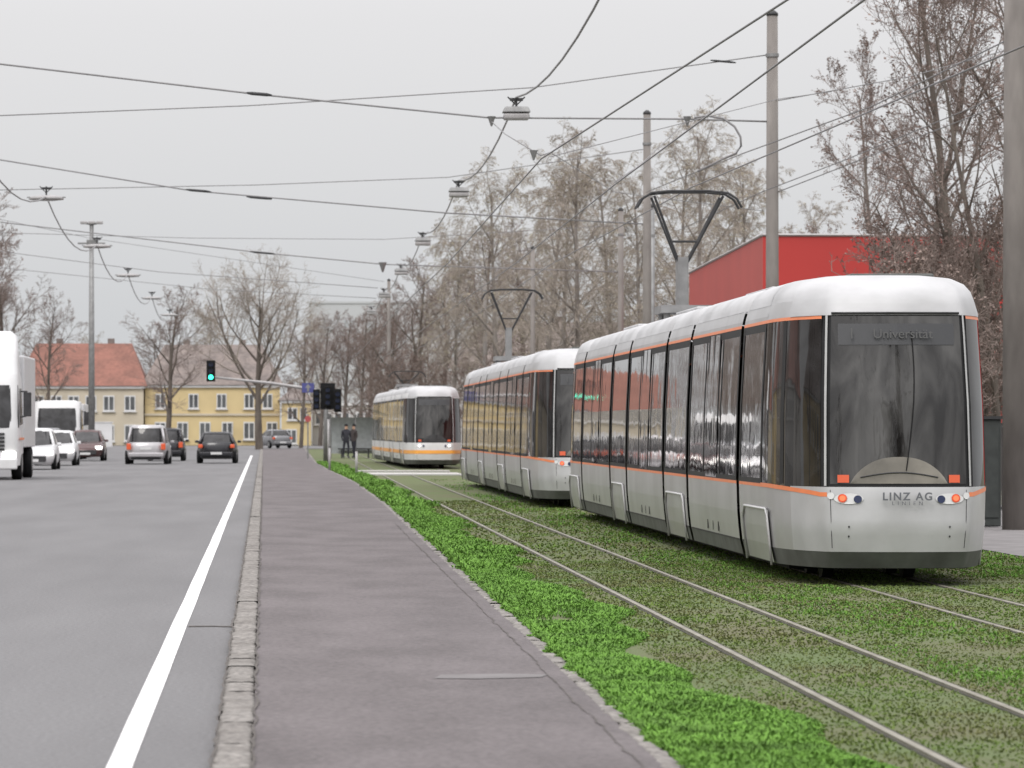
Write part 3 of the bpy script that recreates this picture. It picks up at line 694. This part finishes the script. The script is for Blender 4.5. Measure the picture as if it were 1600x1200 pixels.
house('house','grey house beyond the trees',12,40,330,12,6,9.5,'greyw','tileg',[(14+k*3.4,4.2,1.1,1.4) for k in range(7)],3)
for i,(wl,rf) in enumerate((('cream','tile'),('yellow','tileg'),('greyw','tile'),('cream','tileg'),('yellow','tile'))):
    house('house','two-storey street house facing the tramway',-44,-20,38+i*38,10,6,9.5,wl,rf,[(-42+k*3,4.3,1.1,1.4) for k in range(7)]+[(-42+k*3,1.6,1.1,1.4) for k in range(7)],3,rz=math.radians(90))
m=MB(); m.box((q(172),372,1.0),(2.6,.3,2.0)); m.box((q(172),372,2.04),(2.8,.4,.08)); tag(m.build('garden_wall',['white']),'short white rendered wall beside the junction','wall')
T=thing('red_hall','bright red clad flat-roofed hall behind the trees','building')
a=(15.9,150);b=(40,152);c=(42,190);d=(16.75,187)
m=MB()
for p,qq,mi in ((a,b,0),(b,c,1),(c,d,1),(d,a,1)): m.poly([(p[0],p[1],0),(qq[0],qq[1],0),(qq[0],qq[1],8.05),(p[0],p[1],8.05)],mi)
m.build('wall',['red','reddark'],T)
m=MB(); m.poly([(p[0],p[1],8.06) for p in (a,b,c,d)]); 
m.tube([(a[0]-.02,a[1]-.03,8.08),(b[0],b[1]-.03,8.08)],.05,4); m.tube([(a[0]-.02,a[1]-.03,8.08),(d[0]-.02,d[1],8.08)],.05,4); m.build('roof',['lampgrey'],T)

# ------------------------------------------------------------------ vehicles
def wheel(T,x,y,r,wd=.2):
    W=bpy.data.objects.new('wheel',None); COL.objects.link(W); W.parent=T; W.location=(x,y,r)
    m=MB(); m.tube([(-wd/2,0,0),(-wd/2+.03,0,0),(wd/2-.03,0,0),(wd/2,0,0)],[r*.9,r,r,r*.9],20); m.build('tyre',['black'],W,True)
    m=MB(); s=1 if x>0 else -1; m.tube([(s*(wd/2-.02),0,0),(s*(wd/2+.008),0,0)],[r*.62,r*.55],14); m.build('rim',['steel'],W)
def sel(hw,y0,y1,n=32,e=5.0):
    out=[]
    for k in range(n):
        t=2*math.pi*k/n; c=math.cos(t);s=math.sin(t)
        out.append((hw*math.copysign(abs(c)**(2/e),c),(y0+y1)/2+(y1-y0)/2*math.copysign(abs(s)**(2/e),s)))
    return out
def car(x,y,rot,paint,label,Ln=4.3,Wd=1.78,Ht=1.45,van=False,lights='rear'):
    T=thing('car',label,'car',(x,y,0),'cars on the road',rot); hw=Wd/2; tum=.17 if van else .25
    m=MB(); levels=[(.20,.88,.12),(.30,.96,.03),(.45,1.0,.0),(.62,1.0,.0),(.78,.985,.03),(.90,.955,.09),(.97,.90,.18)]
    P=[]
    for z,k,ins in levels:
        fr=ins*2.2 if z>.7 else ins
        P.append([(px,py_,z-(.20*max(0,(py_-(Ln-1.5))/1.5)**1.3 if z>.7 else 0)) for px,py_ in sel(hw*k,ins*.6,Ln-fr,32,4.2)])
    m.grid(P,0,True); m.poly(P[-1],0); m.poly(P[0][::-1],0); m.build('body',[paint],T,True)
    zt=Ht; gb=.16 if van else .22; gf=Ln-(1.05 if van else 1.35); ri=.46 if van else .75; rf=Ln-(1.75 if van else 2.15)
    zb=.92
    P=[]
    for t in (0,.35,.7,.86): P.append([(px,py_,zb+(zt-zb)*t) for px,py_ in sel(hw*(.93-tum*t**1.2),gb+(ri-gb)*t**1.2,gf+(rf-gf)*t,32,3.8)])
    m=MB(); m.grid(P,0,True); m.build('window',['carglass'],T,True)
    P=[]
    for t,k in ((.82,1.015),(.90,1.0),(.96,.93),(.99,.8),(1.0,.55)): P.append([(px*k,py_,zb+(zt-zb)*t) for px,py_ in sel(hw*(.93-tum*t**1.2),gb+(ri-gb)*t**1.2-.03*k,gf+(rf-gf)*t,32,3.8)])
    m=MB(); m.grid(P,0,True); m.poly(P[-1]); m.build('roof',[paint],T,True)
    for s in (-1,1):
        for (ya,yb) in ((gb+.08,ri+.10),(gf-.06,rf-.08)):
            m=MB(); m.tube([(s*hw*.86,ya,zb),(s*hw*(.88-tum),yb,zb+(zt-zb)*.88)],.06,6); m.build('pillar',[paint],T,True)
        yc=(gb+gf)/2; m=MB(); m.tube([(s*hw*.92,yc,zb),(s*hw*(.935-tum),yc,zb+(zt-zb)*.88)],.035,5); m.build('pillar',[paint],T)
    for s in (-1,1):
        wheel(T,s*(hw-.1),.75,.31); wheel(T,s*(hw-.1),Ln-.85,.31)
        m=MB(); m.box((s*hw*.80,.07,.78),(.20,.12,.17 if not van else .28)); m.build('tail_light',['redlamp'],T,bevel=.04)
        m=MB(); m.box((s*hw*.72,Ln-.13,.64),(.34,.14,.17)); m.build('headlight',['headlit' if lights=='front' else 'plate'],T,bevel=.04)
        m=MB(); m.box((s*(hw+.07),Ln-1.5,.98),(.18,.1,.12)); m.build('mirror',[paint],T,bevel=.04)
    m=MB(); m.box((0,.0,.42),(Wd*.82,.10,.20)); m.build('bumper',[paint],T,bevel=.05)
    m=MB(); m.box((0,.0,.27),(Wd*.7,.08,.08)); m.build('valance',['black'],T,bevel=.02)
    m=MB(); m.box((0,Ln+.0,.42),(Wd*.6,.05,.22)); m.build('grille',['dark'],T,bevel=.03)
    for c_ in ((0,.0 if van else -.055,.70 if van else .46),(0,Ln+.035,.36)):
        m=MB(); m.box(c_,(.5,.02,.11)); m.build('licence_plate',['plate'],T)
    return T
sx=lambda px,d:(px-CX)*d/F
car(sx(228,197),197,math.radians(-1.2),'carsilver','silver people carrier driving away with rear window',4.6,1.9,1.74,True)
car(sx(338,202),202,math.radians(-.8),'carblack','black hatchback driving away with pale number plate',4.1,1.8,1.43)
car(sx(259,216),216,0,'carblack','dark car ahead of the silver people carrier',4.4,1.8,1.6,True)
for px,d,p,lab,ht,vn in ((85,190,'carwhite','white oncoming car with headlights on',1.5,False),(133,216,'carred','dark maroon oncoming car with headlights on',1.5,False),(50,172,'carwhite','white oncoming car beside a lorry',1.6,False),(66,215,'cargrey','grey oncoming car waiting in queue',1.6,True),(112,240,'carwhite','pale oncoming car in the queue',1.5,False)):
    car(sx(px,d),d+4.3,math.pi,p,lab,4.3,1.8,ht,vn,'front')
car(sx(442,345),345,math.radians(20),'cargrey','small grey car at the distant junction',4.2,1.8,1.45)

def lorry(x,y,W,Ht,Ln,label,cabh,zs=1):
    T=thing('lorry',label,'lorry',(x,y,0),'lorries on the road'); hw=W/2; T.scale=(1,1,zs)
    m=MB(); P=[]
    for z,k,f in ((.45,.97,.02),(.9,1,0),(1.6,1,.0),(2.0,.995,.05),(3.0,.96,.28),(3.3,.93,.42)):
        P.append([(px,py_,z) for px,py_ in sel(hw*k,f,2.3,32,7)])
    m.grid(P,0,True); m.poly(P[-1]); m.build('cab',['white'],T,True)
    m=MB(); P=[]
    for z,k,f in ((3.28,.93,.40),(3.28+(cabh-3.28)*.4,.90,.75),(cabh-.15,.84,1.15),(cabh,.7,1.5)):
        P.append([(px,py_,z) for px,py_ in sel(hw*k,f,2.3,32,6)])
    m.grid(P,0,True); m.poly(P[-1]); m.build('wind_deflector',['white'],T,True)
    m=MB(); m.grid([[(hw*k*(s)*.97,f-.03+.22*abs(s)**6,z) for s in [-1+.1*i for i in range(21)]] for z,k,f in ((1.62,1,.01),(2.0,.995,.05),(2.95,.965,.27))]); m.build('windscreen',['carglass'],T,True)
    for s in (-1,1):
        m=MB(); m.poly([(s*(hw+.006),.25,1.7),(s*(hw+.006),1.5,1.75),(s*(hw*.965+.006),1.5,2.85),(s*(hw*.965+.006),.6,2.85)]); m.build('side_window',['carglass'],T)
        m=MB(); m.box((s*(hw+.22),.25,2.35),(.24,.18,.75)); m.tube([(s*hw*.98,.4,2.75),(s*(hw+.22),.28,2.75)],.03,5); m.tube([(s*hw,.4,1.95),(s*(hw+.22),.28,2.0)],.03,5); m.build('mirror',['dark'],T,bevel=.04)
        m=MB(); m.box((s*hw*.74,-.02,.78),(.42,.08,.22)); m.build('headlight',['headlit'],T,bevel=.04)
        wheel(T,s*(hw-.17),1.35,.5,.32); wheel(T,s*(hw-.17),Ln-1.6,.5,.32)
    m=MB(); m.box((0,-.03,.5),(W*.94,.14,.34)); m.build('bumper',['white'],T,bevel=.05)
    m=MB()
    for k in range(5): m.box((0,-.02,.95+k*.12),(W*.62,.05,.07))
    m.build('grille',['dark'],T)
    m=MB(); m.box((hw+.004,1.2,1.28),(.01,2.0,.07)); m.build('stripe',['orange'],T)
    m=MB(); m.box((0,2.45+(Ln-2.45)/2,(1.0+Ht)/2),(W,Ln-2.45,Ht-1.0)); m.build('cargo_box',['carwhite'],T,bevel=.05)
    m=MB(); m.box((0,Ln/2+1,.8),(W*.7,Ln-2.6,.3)); m.build('chassis',['dark'],T)
lorry(-8.32-1.25,139,2.5,3.9,8.5,'white lorry with rounded wind deflector waiting in traffic',4.65)
lorry(sx(92,228),226,2.5,3.2,7.5,'white lorry with dark windscreen queuing behind cars',3.4,.88)

# ------------------------------------------------------------------ traffic signal
T=thing('traffic_light','cantilever traffic light with green signal over the road','traffic light',(1.8,212,0))
m=MB(); m.tube([(0,0,0),(0,0,2),(0,0,3.6)],[.13,.11,.10],12); m.build('pole',['steel'],T,True)
m=MB(); m.tube([(0,0,3.25),(-.8,0,3.45),(-2.6,0,3.72),(-5.3,0,4.0)],[.09,.08,.065,.05],8); m.build('arm',['lampgrey'],T,True)
def head(x,y,z,lit,bw=.5,bh=1.05):
    m=MB(); m.box((x,y,z),(.32,.22,.95)); m.box((x,y+.06,z),(bw,.03,bh)); h=m.build('signal_head',['black'],T,bevel=.02)
    for k,dz in enumerate((.3,0,-.3)):
        m=MB(); m.tube([(x,y-.115,z+dz),(x,y-.125,z+dz)],.11,14); m.build('lens',['green' if (lit and k==2) else 'bluelamp'],h)
        m=MB(); m.tube([(x,y-.11,z+dz+.06),(x,y-.27,z+dz+.05)],.10,8,0,False); m.build('visor',['black'],h)
head(-5.45,0,4.3,True,.42,1.0)
head(.08,-.15,3.1,False,.70,1.25); head(.55,-.1,2.9,False,.35,1.1); head(-.45,-.1,2.95,False,.3,.98)
m=MB(); m.box((-.85,-.1,3.5),(.58,.03,.45)); m.build('sign_panel',['bluesign'],T)
m=MB(); m.poly([(-.85,-.125,3.68),(-1.0,-.125,3.5),(-.9,-.125,3.5),(-.9,-.125,3.32),(-.8,-.125,3.32),(-.8,-.125,3.5),(-.7,-.125,3.5)]); m.build('sign_arrow',['steel'],T)
T=thing('road_sign','small round red road sign on slim post','road sign',(1.0,225,0))
m=MB(); m.tube([(0,0,0),(0,0,2.3)],.035,8); m.build('post',['steel'],T)
m=MB(); m.tube([(0,-.04,2.05),(0,-.06,2.05)],.16,20); m.build('sign_panel',['redsign'],T)
for px,d,h in ((513,190,2.0),(557,150,.85),(515,165,.9)):
    T=thing('bollard' if h<1.5 else 'post','slim pale metal post beside the track','post',(sx(px,d),d,0),'posts beside the track')
    m=MB(); m.tube([(0,0,0),(0,0,h)],.045,10); m.build('shaft',['lampgrey'],T,True)
    m=MB(); m.tube([(0,0,h-.001),(0,0,h+.04)],[.06,.03],10); m.build('cap',['dark'],T,True)
T=thing('tram_shelter','glass and steel tram stop shelter with curved roof','shelter',(sx(555,235),235,0))
for x in (-1.3,0,1.3):
    for y in (-.6,.6):
        m=MB(); m.tube([(x,y,0),(x,y,2.3)],.05,8); m.build('post',['steel'],T)
m=MB(); m.grid([[(-1.6+3.2*k/10,y,2.35+.35*math.sin(math.pi*k/10)) for k in range(11)] for y in (-.9,.9)]); m.grid([[(-1.6+3.2*k/10,y,2.43+.35*math.sin(math.pi*k/10)) for k in range(11)] for y in (-.92,.92)]); m.build('roof',['white'],T)
m=MB(); m.box((0,.62,1.2),(2.5,.03,1.9)); m.box((1.32,0,1.2),(.03,1.1,1.9)); m.build('glass_panel',['glassclear'],T)
m=MB(); m.box((0,.3,.5),(1.8,.4,.06)); m.box((-.7,.3,.25),(.08,.3,.48)); m.box((.7,.3,.25),(.08,.3,.48)); m.build('bench',['dark'],T)
def person(x,y,rot,c1,label):
    me=bpy.data.meshes.new('person')
    V=[(0,0,.95),(0,0,1.2),(0,0,1.42),(0,-.01,1.52),(0,-.02,1.62),(0,-.02,1.74),
       (.10,0,.9),(.11,-.04,.5),(.11,.02,.09),(.12,-.14,.05),(-.10,0,.9),(-.12,.05,.5),(-.12,.10,.09),(-.13,-.04,.05),
       (.20,0,1.40),(.25,.03,1.12),(.23,-.08,.88),(-.20,0,1.40),(-.25,.02,1.12),(-.23,-.1,.90)]
    E=[(0,1),(1,2),(2,3),(3,4),(4,5),(0,6),(6,7),(7,8),(8,9),(0,10),(10,11),(11,12),(12,13),(2,14),(14,15),(15,16),(2,17),(17,18),(18,19)]
    rad=[.15,.15,.15,.06,.10,.085,.10,.07,.05,.045,.10,.07,.05,.045,.08,.055,.04,.08,.055,.04]
    me.from_pydata(V,E,[]); o=bpy.data.objects.new('person',me); COL.objects.link(o)
    s=o.modifiers.new('skin','SKIN'); ss=o.modifiers.new('sub','SUBSURF'); ss.levels=1; ss.render_levels=1
    for i,r in enumerate(rad): me.skin_vertices[0].data[i].radius=(r,r*.8)
    me.skin_vertices[0].data[0].use_root=True
    mt=bpy.data.materials.new('clothing'); mt.use_nodes=True; n=mt.node_tree; b=n.nodes['Principled BSDF']; b.inputs['Roughness'].default_value=.9
    tc=n.nodes.new('ShaderNodeTexCoord'); sp=n.nodes.new('ShaderNodeSeparateXYZ'); mr=n.nodes.new('ShaderNodeMath'); mr.operation='DIVIDE'; mr.inputs[1].default_value=2
    cr=n.nodes.new('ShaderNodeValToRGB'); cr.color_ramp.interpolation='CONSTANT'; e=cr.color_ramp.elements
    e[0].color=(.02,.02,.03,1); e[1].position=.44; e[1].color=(*c1,1); k=e.new(.755); k.color=(.45,.28,.2,1)
    n.links.new(tc.outputs['Object'],sp.inputs[0]); n.links.new(sp.outputs['Z'],mr.inputs[0]); n.links.new(mr.outputs[0],cr.inputs['Fac']); n.links.new(cr.outputs['Color'],b.inputs['Base Color'])
    me.materials.append(mt)
    o.location=(x,y,.02); o.rotation_euler=(0,0,rot); tag(o,label,'person','people waiting at the stop')
    m=MB(); P=[]
    for j in range(6):
        a=j/5*math.pi*.55; P.append([(.098*math.sin(a)*math.cos(t*math.pi/6),.01+.10*math.sin(a)*math.sin(t*math.pi/6),1.68+.12*math.cos(a)) for t in range(12)])
    m.grid(P,0,True); m.build('hair',['black'],o,True)
person(sx(541,232),232,.4,(.03,.03,.04),'person in dark jacket waiting beside the tram shelter')
person(sx(552,236),234,-1.0,(.05,.04,.04),'person in dark coat standing at tram shelter')
T=thing('utility_cabinet','tall dark utility cabinet beside the concrete mast','cabinet',(11.35,73.5,0))
m=MB(); m.box((0,0,.9),(.62,.5,1.75)); m.build('body',['cab'],T,bevel=.02)
m=MB(); m.box((0,-.26,.92),(.54,.02,1.5)); m.build('door',['cab'],T); m=MB(); m.box((0,0,1.8),(.7,.58,.05)); m.build('roof',['dark'],T)
for k in range(12):
    T=thing('fence','dark vertical-bar metal fence panel along the path','fence',(13.2,76+k*3,0),'fence panels')
    m=MB(); m.box((0,0,.9),(.07,.07,1.8)); m.build('post',['dark'],T)
    m=MB()
    for j in range(14): m.box((0,.2+j*.2,.9),(.02,.03,1.6))
    m.box((0,1.5,.15),(.03,2.9,.04)); m.box((0,1.5,1.65),(.03,2.9,.04)); m.build('bars',['dark'],T)
print('done')
